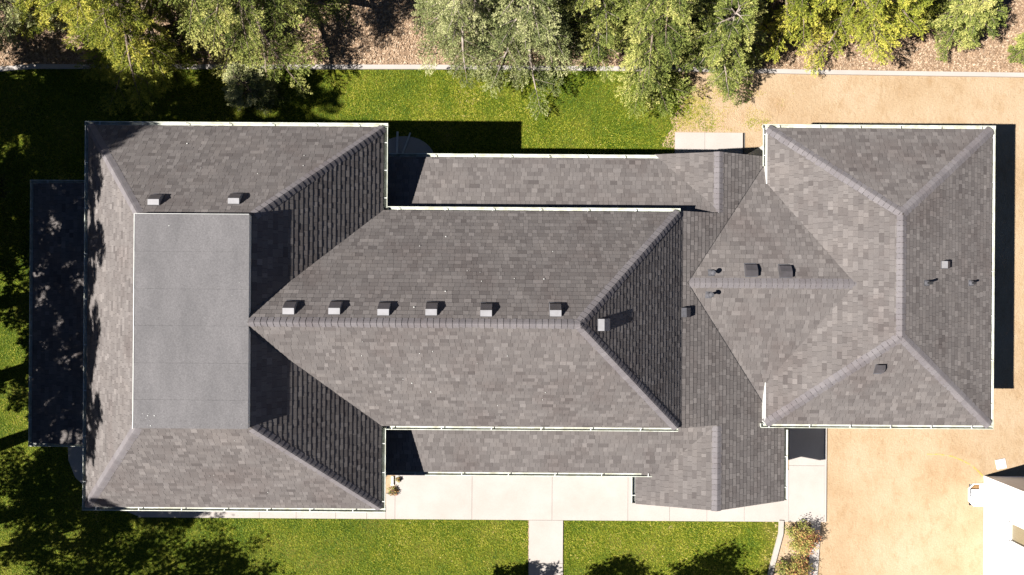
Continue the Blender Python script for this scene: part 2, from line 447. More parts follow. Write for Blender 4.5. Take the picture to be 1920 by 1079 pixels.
# --- cross gable and the plane that runs on from the long roof
gy1, gy0 = 5.12, -8.28
ex = 10.72
wz, wy, wsl = 5.04, 0.22, 0.30
wN = lambda x, y: wz - wsl * (y - wy); wS = lambda x, y: wz - wsl * (wy - y)
vx = lambda dy: cx + (cz - wz + wsl * dy) / ce            # valley x where the wing plane meets kE, dy from the wing ridge
X0 = vx(0)
cross = roof_part('cross_roof', [
    ([(5.42, gy1), (cx, gy1), (cx, vYn), (vX, any_)], kW, 41),
    ([(4.80, gy0), (cx, gy0), (cx, asy), (4.80, asy)], kW, 41),
    ([(vX, asy), (cx, asy), (cx, vYs)], kW, 41),
    ([(cx, 2.83), (cx, gy1), (vx(gy1 - wy), gy1), (vx(2.83 - wy), 2.83)], kE, 42),
    ([(xe, 2.83), (vx(2.83 - wy), 2.83), (X0, wy), (xe, wy)], kE, 42),
    ([(xe, wy), (X0, wy), (vx(4.65), wy - 4.65), (xe, wy - 4.65)], kE, 42),
    ([(xe, wy - 4.65), (ex, wy - 4.65), (ex, -5.08), (xe, -5.08)], kE, 42),
    ([(cx, -5.08), (ex, -5.08), (ex, gy0), (cx, gy0)], kE, 42),
], 'low cross roof with a gable end at either side')
ridge_cap(cross, (cx, gy1 + 0.02, cz), (cx, 2.86, cz), nrm(W_, cw), nrm(E_, ce), 8)
ridge_cap(cross, (cx, gy0 - 0.02, cz), (cx, -5.08, cz), nrm(W_, cw), nrm(E_, ce), 9)

# --- east roof (hipped) and its small gabled wing
gx0, gx1, gy_0, gy_1, gz = 9.72, 18.30, -5.15, 6.17, 3.9
rx, ry0, ry1, rz = 13.93, -1.66, 2.75, 5.6
sW, sE, sN, sS = (rz - gz) / (rx - gx0), (rz - gz) / (gx1 - rx), (rz - gz) / (gy_1 - ry1), (rz - gz) / (ry0 - gy_0)
qW = plane_fn((gx0, 0), W_, sW, gz); qE = plane_fn((gx1, 0), E_, sE, gz)
qN = plane_fn((0, gy_1), N_, sN, gz); qS = plane_fn((0, gy_0), S_, sS, gz)
wx = gx0 + (wz - gz) / sW; wyn = wy + (wz - gz) / wsl; wys = wy - (wz - gz) / wsl
east = roof_part('hipped_roof', [
    ([(gx0, wyn), (gx0, gy_1), (rx, ry1), (rx, wy), (wx, wy)], qW, 51),
    ([(gx0, wys), (gx0, gy_0), (rx, ry0), (rx, wy), (wx, wy)], qW, 51),
    ([(gx0, gy_1), (gx1, gy_1), (rx, ry1)], qN, 52),
    ([(gx1, gy_1), (gx1, gy_0), (rx, ry0), (rx, ry1)], qE, 53),
    ([(gx0, gy_0), (gx1, gy_0), (rx, ry0)], qS, 54),
], 'hipped shingle roof at the bare-dirt end')
for k, (x_, y_, r_, n1, n2) in enumerate(((gx0, gy_1, ry1, nrm(W_, sW), nrm(N_, sN)), (gx1, gy_1, ry1, nrm(E_, sE), nrm(N_, sN)),
                                          (gx0, gy_0, ry0, nrm(W_, sW), nrm(S_, sS)), (gx1, gy_0, ry0, nrm(E_, sE), nrm(S_, sS)))):
    ridge_cap(east, (x_, y_, gz), (rx, r_, rz), n1, n2, 20 + k)
ridge_cap(east, (rx, ry0, rz), (rx, ry1, rz), nrm(W_, sW), nrm(E_, sE), 25)
wing = roof_part('wing_roof', [
    ([(X0, wy), (wx, wy), (gx0, wyn)], wN, 61),
    ([(X0, wy), (gx0, wyn), (gx0, wy + (gx0 - X0) * ce / wsl)], wN, 61),
    ([(X0, wy), (wx, wy), (gx0, wys)], wS, 62),
    ([(X0, wy), (gx0, wys), (gx0, wy - (gx0 - X0) * ce / wsl)], wS, 62),
], 'small roof wing whose ridge joins the hipped roof beside the dirt')
ridge_cap(wing, (X0 + 0.05, wy, wz), (wx + 0.15, wy, wz), nrm(N_, wsl), nrm(S_, wsl), 26)

vf = MB()
for sgn in (1, -1):
    L_ = 4.75 if sgn > 0 else 4.60
    P_ = [(vx(L_ * t), wy + sgn * L_ * t) for t in (0, .25, .5, .75, 1)]
    vf.tube([(x, y, kE(x, y) + 0.016) for x, y in P_], 0.011, 5)
vf.build('valley_flashing', M['pipe'], cross)
# --- porch
px0, py0, py1, pz = -18.73, -6.20, 3.94, 3.3
fP = plane_fn((px0, 0), W_, 0.12, pz)
roof_part('porch_roof', [([(px0, py1), (px0, py0), (-15.05, py0), (-15.05, py1)], fP, 71)],
          'narrow shaded porch roof at the end of the building')

# ------------------------------------------------------------------ walls
w = MB()
w.box(-15.05, -5.02, -7.68, 5.42, 0, 5.2)
w.box(-5.02, 5.65, -4.67, 2.40, 0, 5.15)
w.box(-5.02, 6.2, 2.40, 4.60, 0, 3.86)
w.box(-5.02, 5.5, -6.70, -4.67, 0, 3.86)
w.box(5.5, 10.35, -8.0, -4.67, 0, 3.18)
w.box(6.2, 10.1, 2.40, 4.85, 0, 3.40)
w.box(5.65, 10.1, -4.67, 2.40, 0, 3.55)
w.box(10.1, 17.95, -4.80, 5.82, 0, 3.82)
for (y_, dy_) in ((2.80, -0.12), (-5.05, 0.12)):      # little walls beside the middle plane
    q = [(5.6, y_, 3.5), (7.6, y_, 3.5), (7.6, y_, kE(7.6, 0) - 0.1), (6.25, y_, kE(6.25, 0) - 0.1), (5.6, y_, 5.2)]
    w.poly(q); w.poly([(a, b + dy_, c) for a, b, c in q][::-1])
    for i in range(5):
        j = (i + 1) % 5; w.poly([q[i], (q[i][0], q[i][1] + dy_, q[i][2]), (q[j][0], q[j][1] + dy_, q[j][2]), q[j]])
for (y_, x0_) in ((gy0 + 0.28, 5.5), (gy1 - 0.28, 6.2)):                     # gable triangles
    q = [(x0_, y_, 3.0), (10.3, y_, 3.0), (10.3, y_, kE(10.3, 0) - 0.13), (cx, y_, cz - 0.13), (x0_, y_, kW(x0_, 0) - 0.13)]
    w.poly(q)
wl = w.build('wall', M['wall'], BLD)
for y_ in (-6.0, -2.6, 0.5, 3.7):
    pp = MB(); pp.box(px0 + 0.05, px0 + 0.17, y_ - 0.06, y_ + 0.06, 0, pz - 0.1); pp.build('porch_post', M['white'], BLD)

# ------------------------------------------------------------------ gutters
def gutter(x0, y0, x1, y1, z, out, first=0.5, step=1.55, parent=BLD, w_=0.145, label=None, brackets=True):
    """open trough from (x0,y0) to (x1,y1) along an eave at height z; out = outward unit vector"""
    a, b = Vector((x0, y0, z)), Vector((x1, y1, z)); d = (b - a); L = d.length; d.normalize(); o = Vector((out[0], out[1], 0))
    prof = [(0.0, 0.0), (0.0, -0.115), (w_ * 0.62, -0.115), (w_ - 0.012, -0.05), (w_ - 0.024, -0.002), (w_ - 0.024, 0.006),
            (w_, 0.006), (w_, -0.012), (w_ + 0.004, -0.05), (w_ * 0.68, -0.127), (-0.006, -0.127), (-0.006, 0.0)]
    mb = MB()
    A = [a + o * q[0] + Vector((0, 0, q[1])) for q in prof]; B = [p + d * L for p in A]; n = len(A)
    for i in range(n):
        j = (i + 1) % n; mb.poly([A[i], B[i], B[j], A[j]])
    for side, P in ((0, A), (1, B)):
        cap = [P[11], P[0], P[1], P[2], P[3], P[4]]; s_ = d * (0.004 if side else -0.004)
        mb.poly([p + s_ for p in (P[11], P[10], P[9], P[8], P[7], P[6])])
        mb.poly([p - s_ for p in (P[11], P[10], P[9], P[8], P[7], P[6])])
    g = mb.build('gutter', M['gutter'], parent)
    if label: g['label'] = label
    s = first; first_h = None
    while brackets and s < L - 0.15:
        if first_h is None:
            h = MB(); c = Vector((0, 0, 0)) + o * (w_ * 0.48) + Vector((0, 0, 0.004))
            h.obox(c, d, o, (0, 0, 1), 0.014, w_ * 0.46, 0.006); h.obox(c + Vector((0, 0, -0.02)) + o * (w_ * 0.36), d, o, (0, 0, 1), 0.022, 0.01, 0.02)
            ho = h.build('gutter_hanger', M['white'], g); first_h = ho
        else:
            ho = first_h.copy(); COL.objects.link(ho); ho.parent = g
        ho.location = a + d * s
        s += step
    return g
G = -0.03
gutter(bx0 - .155, by1, bx1 + .155, by1, bz + G, (0, 1), 0.55)
gutter(bx0 - .155, by0, bx1 + .155, by0, bz + G, (0, -1), 0.5)
gutter(bx0, by0, bx0, by1, bz + G, (-1, 0), 0.9, 1.65)
gutter(bx1, ny1 + 0.10, bx1, by1, bz + G, (1, 0), 0.35, 1.0)
gutter(bx1, by0, bx1, ny0 - 0.10, bz + G, (1, 0), 0.25, 1.05)
gutter(bx1 + .165, ny1, nx1 + 0.08, ny1, bz + G, (0, 1), 0.35, 1.72)
gutter(bx1 + .165, ny0, nx1 + 0.05, ny0, bz + G, (0, -1), 0.2, 1.8)
gutter(-4.95, any_, 5.72, any_, az + G, (0, 1), 1.95, 1.45)
gutter(-4.95, asy, 5.40, asy, az + G, (0, -1), 1.3, 1.78)
gutter(4.80, gy0 + 0.02, 4.80, asy - 0.17, kW(4.8, 0) + G, (-1, 0), 0.3, 0.6)
gutter(ex, gy0 + 0.02, ex, -5.5, kE(ex, 0) + G, (1, 0), 0.5, 1.2)
gutter(gx0 - .155, gy_1, gx1 + .155, gy_1, gz + G, (0, 1), 0.6)
gutter(gx0 - .155, gy_0, gx1 + .155, gy_0, gz + G, (0, -1), 0.3)
gutter(gx1, gy_0, gx1, gy_1, gz + G, (1, 0), 0.8, 1.7)
gutter(gx0, 4.72, gx0, gy_1, gz + G, (-1, 0), 0.4, 0.8)
gutter(px0 - .155, py1, -15.52, py1, pz + G, (0, 1), 0.7)
gutter(px0 - .155, py0, -15.52, py0, pz + G, (0, -1), 0.7)
gutter(px0, py0, px0, py1, pz + G, (-1, 0), 0.9, 1.65)
fb = MB(); fb.box(gx0 - 0.04, gx0 - 0.004, gy_0 + .02, wys + 0.05, gz - 0.34, gz + 0.01); fb.build('fascia_board', M['white'], BLD); fb = MB(); fb.box(gx0 - 0.04, gx0 - 0.004, wyn - 0.05, gy_1, gz - 0.30, gz + 0.005)
fb.build('fascia_board', M['white'], BLD)
# downspouts
def downspout(x, y, z1, dx, dy):
    mb = MB(); mb.tube([(x, y, z1), (x, y, z1 - 0.15), (x - dx, y - dy, z1 - 0.5), (x - dx, y - dy, 0.15), (x - dx + 0.3 * dx / max(abs(dx), abs(dy)), y - dy + 0.3 * dy / max(abs(dx), abs(dy)), 0.06)], 0.04, 6)
    mb.build('downspout', M['white'], BLD)
downspout(-4.30, 5.02, az - 0.14, 0, 0.38); downspout(5.1, -7.12, az - 0.14, 0, -0.3)
downspout(18.2, 6.24, gz - 0.14, 0, 0.36); downspout(18.2, -5.22, gz - 0.14, 0, -0.36)
downspout(-15.2, -8.1, bz - 0.14, 0, -0.36); downspout(-15.2, 5.84, bz - 0.14, 0, 0.36)

# ------------------------------------------------------------------ roof vents
def solve(px, py, fn):
    z = 4.0
    for _ in range(40):
        x, y = at(px, py, z); z = fn(x, y)
    return x, y, z
def basis(fn):
    u = Vector((1, 0, fn(1, 0) - fn(0, 0))); v = Vector((0, 1, fn(0, 1) - fn(0, 0))); n = u.cross(v).normalized()
    up = Vector((-n.x, -n.y, 0)); up = (up - n * up.dot(n)).normalized() if up.length > 1e-6 else Vector((0, 1, 0))
    return n, up, up.cross(n)
def box_vent(px, py, fn, size=0.36, length=0.54, mat_='metal_light', front='metal_dark', label=None):
    """slant-back attic vent: flashing plate, hood with a level top and a long sloping face towards the eave"""
    x, y, z = solve(px, py, fn); n, up, side = basis(fn); c = Vector((x, y, z))
    s = size / 2; L = length / 2
    hv = Vector((0, 0, 1)); lev = Vector((up.x, up.y, 0)).normalized()
    def quad(k, sg): return k + side * (s * sg)
    k_ = math.sqrt(max(0, 1 - n.z * n.z)) / n.z      # slope of the roof below
    ln = length * n.z                                 # length in plan
    A = c + up * L + n * 0.012
    Bt = c + up * L + hv * (0.06 if k_ > .6 else 0.16)
    Ct = Bt - lev * (ln * 0.48) - hv * (0.0 if k_ > .6 else 0.015)
    D = Ct - lev * (ln * 0.46) - hv * (ln * 0.46 * (k_ + 0.30))
    Eb = c - up * L + n * 0.012
    mb = MB(); fm = MB()
    for sg in (-1, 1):
        mb.poly([quad(A, sg), quad(Bt, sg), quad(Ct, sg), quad(D, sg), quad(Eb, sg)])
    mb.poly([quad(A, -1), quad(A, 1), quad(Bt, 1), quad(Bt, -1)])
    mb.poly([quad(Bt, -1), quad(Bt, 1), quad(Ct, 1), quad(Ct, -1)])
    fm.poly([quad(Ct, -1.01) + n * .002, quad(Ct, 1.01) + n * .002, quad(D, 1.01) + n * .002, quad(D, -1.01) + n * .002])
    fm.poly([quad(D, -1), quad(D, 1), quad(Eb, 1), quad(Eb, -1)])
    hood = mb.build('box_vent', M[mat_], BLD)
    if label: hood['label'] = label
    fm.build('vent_face', M[front], hood)
    pl = MB(); pl.obox(c + n * 0.012, side, up, n, s + 0.012, L + 0.03, 0.006); pl.build('flashing', M['lead'], hood)
    return hood
for (px, py) in ((545, 577), (630, 577), (721, 579), (810, 579), (912, 581), (1041, 581)): box_vent(px, py, gN)
for (px, py) in ((294, 375), (443, 373)): box_vent(px, py, fN, length=0.5)
box_vent(1132, 609, gE, 0.38, 0.56, front='metal_light')
box_vent(1285, 586, kE, 0.34, 0.40, mat_='lead', front='metal_dark')
box_vent(1407, 507, wN, 0.42, 0.48, mat_='metal_dark'); box_vent(1471, 509, wN, 0.42, 0.48, mat_='metal_dark')
box_vent(1771, 497, qE, 0.26, 0.34); box_vent(1647, 692, qS, 0.28, 0.36, mat_='metal_dark')
def pipe_vent(px, py, fn, r, h, ball=False):
    x, y, z = solve(px, py, fn); n, up, side = basis(fn); mb = MB(); c = Vector((x, y, z))
    mb.tube([(x, y, z - 0.1), (x, y, z + h)], r, 12)
    o = mb.build('vent_pipe', M['lead' if ball else 'pipe'], BLD)
    f = MB(); f.obox(c + n * 0.012, side, up, n, 0.11, 0.13, 0.006); f.tube([c + n * 0.01, c + n * 0.05 + Vector((0, 0, .03)), c + Vector((0, 0, 0.14))], [r + 0.06, r + 0.04, r + 0.012], 14)
    f.build('flashing', M['lead'], o)
    if ball:
        t = MB(); t.tube([(x, y, z + h - .03), (x, y, z + h), (x, y, z + h + 0.03), (x, y, z + h + 0.05)], [r + .01, r + 0.045, r + 0.035, 0.01], 14); t.build('pipe_cap', M['lead'], o)
pipe_vent(1333, 512, wN, 0.05, 0.3, True); pipe_vent(1328, 553, wS, 0.05, 0.42, True)
pipe_vent(1737, 531, qE, 0.05, 0.34); pipe_vent(1820, 531, qE, 0.045, 0.26)

# ------------------------------------------------------------------ ground
WELL = (20.13, 20.78, -9.42, -8.49)
g = MB()
xs = [-400, WELL[0], WELL[1], 400]; yy = [-400, WELL[2], WELL[3], 400]
for i in range(3):
    for j in range(3):
        if i == 1 and j == 1: continue
        g.poly([(xs[i], yy[j], 0), (xs[i + 1], yy[j], 0), (xs[i + 1], yy[j + 1], 0), (xs[i], yy[j + 1], 0)])
tag(g.build('ground', M['dirt']), kind='structure')
def sheet(name, pts, z, material, kind='structure', label=None, cat=None):
    mb = MB(); mb.poly([(x, y, z) for x, y in pts]); o = mb.build(name, material)
    return tag(o, label, cat, kind=kind)
def wob(pts, amp, seed, n=8):
    r = random.Random(seed); out = []
    for i in range(len(pts)):
        a, b = pts[i], pts[(i + 1) % len(pts)]
        L = math.hypot(b[0] - a[0], b[1] - a[1]); k = max(1, int(L * n)) if L < 60 else 1
        for j in range(k):
            t = j / k; out.append((a[0] + (b[0] - a[0]) * t + r.uniform(-amp, amp), a[1] + (b[1] - a[1]) * t + r.uniform(-amp, amp)))
    return out
curbpx = [(-200, 150), (0, 131), (60, 126), (160, 126), (480, 127), (800, 127), (1000, 129), (1270, 131), (1500, 136), (1700, 139), (1920, 142), (2200, 146)]
curb = [at(a, b) for a, b in curbpx]
sheet('mulch_bed', [(x, y) for x, y in curb] + [(40, 40), (-40, 40)], 0.012, M['mulch_soil'])
north = wob([curb[1], (-26, 9.3), (-26, -14.5), (-18.6, -14.5), (-18.6, 4), (-15, 6)], 0.0, 1)
lawnN = [(x, y - 0.04) for x, y in curb[:8]] + [at(1276, 160), at(1288, 172), at(1268, 186), at(1274, 205), at(1256, 222), at(1262, 240), at(1248, 256), at(1240, 275), at(1264, 278), at(1264, 330), (-15, 4.4), (-18.0, 3.8), (-18.0, -5), (-40, -5), (-40, 9)]
sheet('lawn', lawnN, 0.006, M['turf'])
lawnS = [(-40, -5.004), (-17.5, -5.004), (-17.5, -7.6), (-14.9, -9.6), at(990, 976), at(990, 1140), (-40, -16)]
sheet('lawn', lawnS, 0.006, M['turf'])
lawnSE = [at(1057, 976), at(1463, 976), at(1458, 1010), at(1445, 1060), at(1425, 1140), at(1057, 1140)]
sheet('lawn', lawnSE, 0.006, M['turf'])
# kerb strips
def strip(name, line, wd, z0, z1, material, kind='structure', gaps=0):
    mb = MB(); P = [Vector((x, y, 0)) for x, y in line]; Lf, Rt = [], []
    for i, p in enumerate(P):
        d = (P[min(i + 1, len(P) - 1)] - P[max(i - 1, 0)]).normalized(); nn = Vector((-d.y, d.x, 0))
        Lf.append(p + nn * wd / 2); Rt.append(p - nn * wd / 2)
    for i in range(len(P) - 1):
        q = [Lf[i], Rt[i], Rt[i + 1], Lf[i + 1]]
        mb.poly([(v.x, v.y, z1) for v in q])
        mb.poly([(Lf[i].x, Lf[i].y, z0), (Lf[i + 1].x, Lf[i + 1].y, z0), (Lf[i + 1].x, Lf[i + 1].y, z1), (Lf[i].x, Lf[i].y, z1)])
        mb.poly([(Rt[i].x, Rt[i].y, z0), (Rt[i + 1].x, Rt[i + 1].y, z0), (Rt[i + 1].x, Rt[i + 1].y, z1), (Rt[i].x, Rt[i].y, z1)])
    return tag(mb.build(name, material), kind=kind)
strip('kerb', curb, 0.19, 0, 0.10, M['concrete'])
strip('kerb', [at(1464, 975), at(1463, 1000), at(1455, 1030), at(1447, 1060), at(1436, 1110), at(1420, 1150)], 0.20, 0, 0.10, M['concrete'])
strip('kerb', [at(1529, 974), at(1527, 1020), at(1523, 1079), at(1518, 1150)], 0.40, 0, 0.07, M['concrete'])

def slabs(name, rects, z=0.05):
    """concrete slabs poured with 12 mm joints over a dark bed"""
    mb, jb = MB(), MB()
    for (x0, x1, y0, y1) in rects:
        g_ = 0.006; mb.box(x0 + g_, x1 - g_, y0 + g_, y1 - g_, 0.012, z)
    X0_, X1_ = min(r[0] for r in rects), max(r[1] for r in rects); Y0_, Y1_ = min(r[2] for r in rects), max(r[3] for r in rects)
    o = mb.build(name, M['concrete']); tag(o, kind='structure')
    for (x0, x1, y0, y1) in rects: jb.box(x0 + .001, x1 - .001, y0 + .001, y1 - .001, 0.004, z - 0.018)
    jb.build('joint_filler', M['joint'], o)
    return o
Yw = at(1000, 975)[1]
def X(px): return at(px, 940)[0]
slabs('walkway', [(X(741), X(885), Yw, -6.7), (X(885), X(1035), Yw, -6.7), (X(1035), X(1177), Yw, -6.7), (X(1177), X(1255), Yw, -7.9),
                  (X(1255), X(1325), Yw, -7.9), (X(1325), X(1395), Yw, -7.9), (X(1395), X(1478), Yw, -7.9),
                  (X(1478), X(1545), Yw, at(1500, 873)[1]), (X(1478), X(1545), at(1500, 873)[1], -4.85),
                  (X(724), X(741), Yw, at(740, 925)[1])] +
      [(X(a), X(b), Yw, at(400, 957)[1] + 0.25) for a, b in ((260, 340), (340, 414), (414, 487), (487, 556), (556, 630), (630, 688), (688, 724))])
mb = MB()      # curved corner slab at the west end and the patch by the porch
arc = [(-15.0, Yw + 0.02), (-16.4, Yw + 0.08), (-17.4, -9.7), (-18.4, -9.1), (-19.1, -8.45), (-19.4, -7.7), (-19.45, -6.5), (-19.45, -5.8), (-15.0, -5.8)]
mb.prism([(x, y, 0.046) for x, y in arc], 0.04); tag(mb.build('walkway', M['concrete']), kind='structure')
pe = at(1023, 1000)[0]
slabs('path', [(X(992), X(1056), at(1, 1049)[1] - .0, Yw), (X(992), X(1056), at(1, 1049)[1] - 2.6, at(1, 1049)[1])])
yn0, yn1 = 4.9, at(1300, 249)[1]
slabs('walkway', [(at(1265, 260)[0], at(1321, 260)[0], 4.75, yn1), (at(1321, 260)[0], at(1395, 260)[0], 4.75, yn1), (at(1395, 260)[0], 10.08, 4.86, yn1)])
mb = MB(); mb.box(X(1545) + 0.0, X(1545) + 0.07, Yw, -4.81, 0.0, 0.075); tag(mb.build('kerb', M['concrete']), kind='structure')
# rounded patio slab in the shade
mb = MB(); cxp, cyp = at(752, 288)
mb.prism([(cxp - 1.3, 4.7, 0.05), (cxp + 1.9, 4.7, 0.05)] + [(cxp + 0.15 + 1.35 * math.cos(t), cyp - .3 + 1.05 * math.sin(t), 0.05) for t in np.linspace(0.15, math.pi, 14)] + [(cxp - 1.3, cyp - .3, 0.05)], 0.045)
tag(mb.build('patio_slab', M['concrete']), kind='structure')

# ------------------------------------------------------------------ grass, wood chips, clods
def inside(poly, x, y):
    r = np.zeros(len(x), bool); n = len(poly)
    for i in range(n):
        x0, y0 = poly[i]; x1, y1 = poly[(i + 1) % n]
        c = ((y0 > y) != (y1 > y)) & (x < (x1 - x0) * (y - y0) / (y1 - y0 + 1e-12) + x0); r ^= c
    return r
def vnoise(x, y, s, seed):
    rs = np.random.RandomState(seed); g_ = rs.rand(64, 64); u, v = x * s + 100, y * s + 100
    i, j = np.floor(u).astype(int), np.floor(v).astype(int); f, h = u - i, v - j
    f = f * f * (3 - 2 * f); h = h * h * (3 - 2 * h); i %= 63; j %= 63
    return (g_[i, j] * (1 - f) + g_[i + 1, j] * f) * (1 - h) + (g_[i, j + 1] * (1 - f) + g_[i + 1, j + 1] * f) * h
def scatter(poly, dens, box_, seed):
    rs = np.random.RandomState(seed); x0, x1, y0, y1 = box_; n = int((x1 - x0) * (y1 - y0) * dens)
    x, y = rs.uniform(x0, x1, n), rs.uniform(y0, y1, n); k = inside(poly, x, y); return x[k], y[k], rs
def grass(poly, dens, box_, seed, label, dry=None, z=0.006):
    x, y, rs = scatter(poly, dens, box_, seed)
    keep = ~((x > -18.6) & (x < -15.0) & (y > -6) & (y < 3.8)) & ~((x > -15) & (x < -5) & (y > -8) & (y < 5.3)) & ~((y < 4.4) & (y > -8) & (x > -15))
    d = dry(x, y) if dry is not None else np.zeros(len(x))
    keep &= rs.rand(len(x)) > d * 1.05
    x, y, d = x[keep], y[keep], d[keep]; n = len(x)
    a = rs.uniform(0, 2 * np.pi, n); L = rs.uniform(0.05, 0.11, n); h = rs.uniform(0.02, 0.06, n); w2 = rs.uniform(0.010, 0.020, n)
    ca, sa = np.cos(a), np.sin(a)
    V = np.empty((n, 3, 3)); V[:, 0] = np.c_[x - sa * w2, y + ca * w2, np.full(n, z)]; V[:, 1] = np.c_[x + sa * w2, y - ca * w2, np.full(n, z)]
    V[:, 2] = np.c_[x + ca * L, y + sa * L, z + h]
    big = vnoise(x, y, 0.45, seed + 1); mid_ = vnoise(x, y, 1.7, seed + 2); fine = vnoise(x, y, 6, seed + 3)
    tone = 0.12 + 0.30 * big + 0.22 * mid_ + 0.14 * fine - 0.03 + rs.normal(0, 0.15, n) + 0.55 * d
    o = mesh_np('grass', V.reshape(-1, 3), np.arange(3 * n).reshape(-1, 3), M['grass'], None, np.clip(tone, 0, 1))
    return tag(o, label, 'grass', kind='stuff')
lawnNx = [(x, y - 0.04) for x, y in curb[:8]] + [at(1330, 160), at(1310, 215), at(1264, 248), at(1264, 330), (-15, 4.4), (-18.0, 3.8), (-18.0, -5), (-40, -5), (-40, 9)]
grass(lawnNx, 640, (-23.5, 8.9, 4.3, 9.7), 3, 'green lawn between the long building and the kerb under the trees', lambda x, y: np.clip((x - 7.3 + (vnoise(x, y, 1.5, 9) - .5) * 2.4) / 1.9, 0, 1))
grass([(-23.5, 9), (-18, 9), (-18, -5), (-23.5, -5)], 420, (-23.5, -18.6, -5, 4.4), 4, 'shaded lawn strip beside the narrow porch roof')
grass(lawnS, 620, (-23.5, 0.8, -13.3, -5.0), 5, 'green lawn left of the straight concrete path, half in tree shadow')
grass(lawnSE, 620, (2.2, 12, -13.3, -10.2), 6, 'green lawn between the straight path and the curved kerb', lambda x, y: np.clip((x - 10.6 + (vnoise(x, y, 2.5, 7) - .5) * 1.5) / 1.6, 0, 0.75))
# thin dry grass straggling into the dirt
x, y, rs = scatter([at(1290, 165), at(1500, 170), at(1440, 232), at(1425, 246), at(1268, 247)], 900, (6.5, 13, 6.7, 9.2), 8)
dd = np.clip((x - 7.0) / 4.0, 0, 1); k = rs.rand(len(x)) > dd * 1.0 + (vnoise(x, y, 2.2, 4) - .5) * 1.4; x, y, dd = x[k], y[k], dd[k]; n = len(x)
a = rs.uniform(0, 6.28, n); L = rs.uniform(0.04, 0.12, n); V = np.empty((n, 3, 3))
V[:, 0] = np.c_[x - np.sin(a) * .01, y + np.cos(a) * .01, np.full(n, .003)]; V[:, 1] = np.c_[x + np.sin(a) * .01, y - np.cos(a) * .01, np.full(n, .003)]; V[:, 2] = np.c_[x + np.cos(a) * L, y + np.sin(a) * L, np.full(n, .03)]
tag(mesh_np('dry_grass', V.reshape(-1, 3), np.arange(3 * n).reshape(-1, 3), M['grass'], None, np.clip(0.75 + 0.3 * dd + rs.normal(0, .12, n) - 0.35 * (vnoise(x, y, 3, 2) > .62), 0, 1)),
    'straw coloured dry grass thinning out into bare dirt', 'grass', kind='stuff')
# wood chips
x, y, rs = scatter([(px_, py_ + .12) for px_, py_ in curb] + [(40, 14), (-40, 14)], 420, (-23.5, 23.5, 9.3, 13.4), 21)
n = len(x); a = rs.uniform(0, 6.28, n); L = rs.uniform(0.018, 0.05, n); W2 = L * rs.uniform(0.3, 0.7, n); zc = rs.uniform(0.02, 0.05, n); tl = rs.uniform(-.02, .02, (n, 4))
V = np.empty((n, 4, 3)); ca, sa = np.cos(a), np.sin(a)
for k_, (p, q) in enumerate(((-1, -1), (1, -1), (1, 1), (-1, 1))): V[:, k_] = np.c_[x + p * L * ca - q * W2 * sa, y + p * L * sa + q * W2 * ca, zc + tl[:, k_]]
tag(mesh_np('wood_chips', V.reshape(-1, 3), np.arange(4 * n).reshape(-1, 4), M['chip'], None, np.clip(0.5 + rs.normal(0, .22, n), 0, 1)),
    'pale brown wood chip mulch spread under the row of trees', 'mulch', kind='stuff')
# clods in the dirt
x, y, rs = scatter([at(1275, 180), at(1420, 165), at(1500, 195), at(1440, 232), at(1425, 246), at(1268, 247)], 130, (6.5, 13, 6.7, 9.2), 33)
k = vnoise(x, y, 1.6, 12) > .42; x, y = x[k], y[k]; n = len(x); r_ = rs.uniform(0.012, 0.05, n); V = np.empty((n, 5, 3))
for k_, t in enumerate((0, 1.57, 3.14, 4.71)): V[:, k_] = np.c_[x + r_ * np.cos(t + r_ * 99), y + r_ * np.sin(t + r_ * 99) * .8, np.zeros(n)]
V[:, 4] = np.c_[x, y, r_ * .8]; F = np.array([[0, 1, 4], [1, 2, 4], [2, 3, 4], [3, 0, 4]])
tag(mesh_np('dirt_lumps', V.reshape(-1, 3), (F[None] + 5 * np.arange(n)[:, None, None]).reshape(-1, 3), M['dirt']), 'rough lumpy soil where the lawn dies out into bare dirt', 'soil', kind='stuff')
x, y, rs = scatter([at(1290, 150), at(1980, 150), at(1980, 1120), at(1450, 1120), at(1550, 970), at(1550, 815), at(1870, 815), at(1870, 230), at(1290, 230)], 9, (6, 24, -13.5, 9.4), 31)
n = len(x); r_ = rs.uniform(0.006, 0.022, n) * (1 + (rs.rand(n) < 0.02)); V = np.empty((n, 5, 3))
for k_, t in enumerate((0, 1.57, 3.14, 4.71)): V[:, k_] = np.c_[x + r_ * np.cos(t + r_ * 99), y + r_ * np.sin(t + r_ * 99) * .8, np.zeros(n)]
V[:, 4] = np.c_[x, y, r_ * 1.1]; F = np.array([[0, 1, 4], [1, 2, 4], [2, 3, 4], [3, 0, 4]])
tag(mesh_np('dirt_clods', V.reshape(-1, 3), (F[None] + 5 * np.arange(n)[:, None, None]).reshape(-1, 3), M['dirt']), 'small clods and stones strewn over the bare dirt', 'stones', kind='stuff')

# ------------------------------------------------------------------ trees
def leaves(P, D, L, Wd, rs):
    """one rhombic leaf per point, pointing along D"""
    n = len(P); D = D / np.linalg.norm(D, axis=1, keepdims=True)
    R = rs.normal(size=(n, 3)); R[:, 2] *= 0.35; S = np.cross(D, np.cross(D, R) + 0.0); S = np.cross(D, rs.normal(size=(n, 3)) * [1, 1, 1.2]); S /= np.linalg.norm(S, axis=1, keepdims=True) + 1e-9
    V = np.empty((n, 4, 3)); V[:, 0] = P; V[:, 1] = P + D * (L * .45)[:, None] + S * Wd[:, None]; V[:, 2] = P + D * L[:, None]; V[:, 3] = P + D * (L * .45)[:, None] - S * Wd[:, None]
    return V.reshape(-1, 3), np.arange(4 * n).reshape(-1, 4)

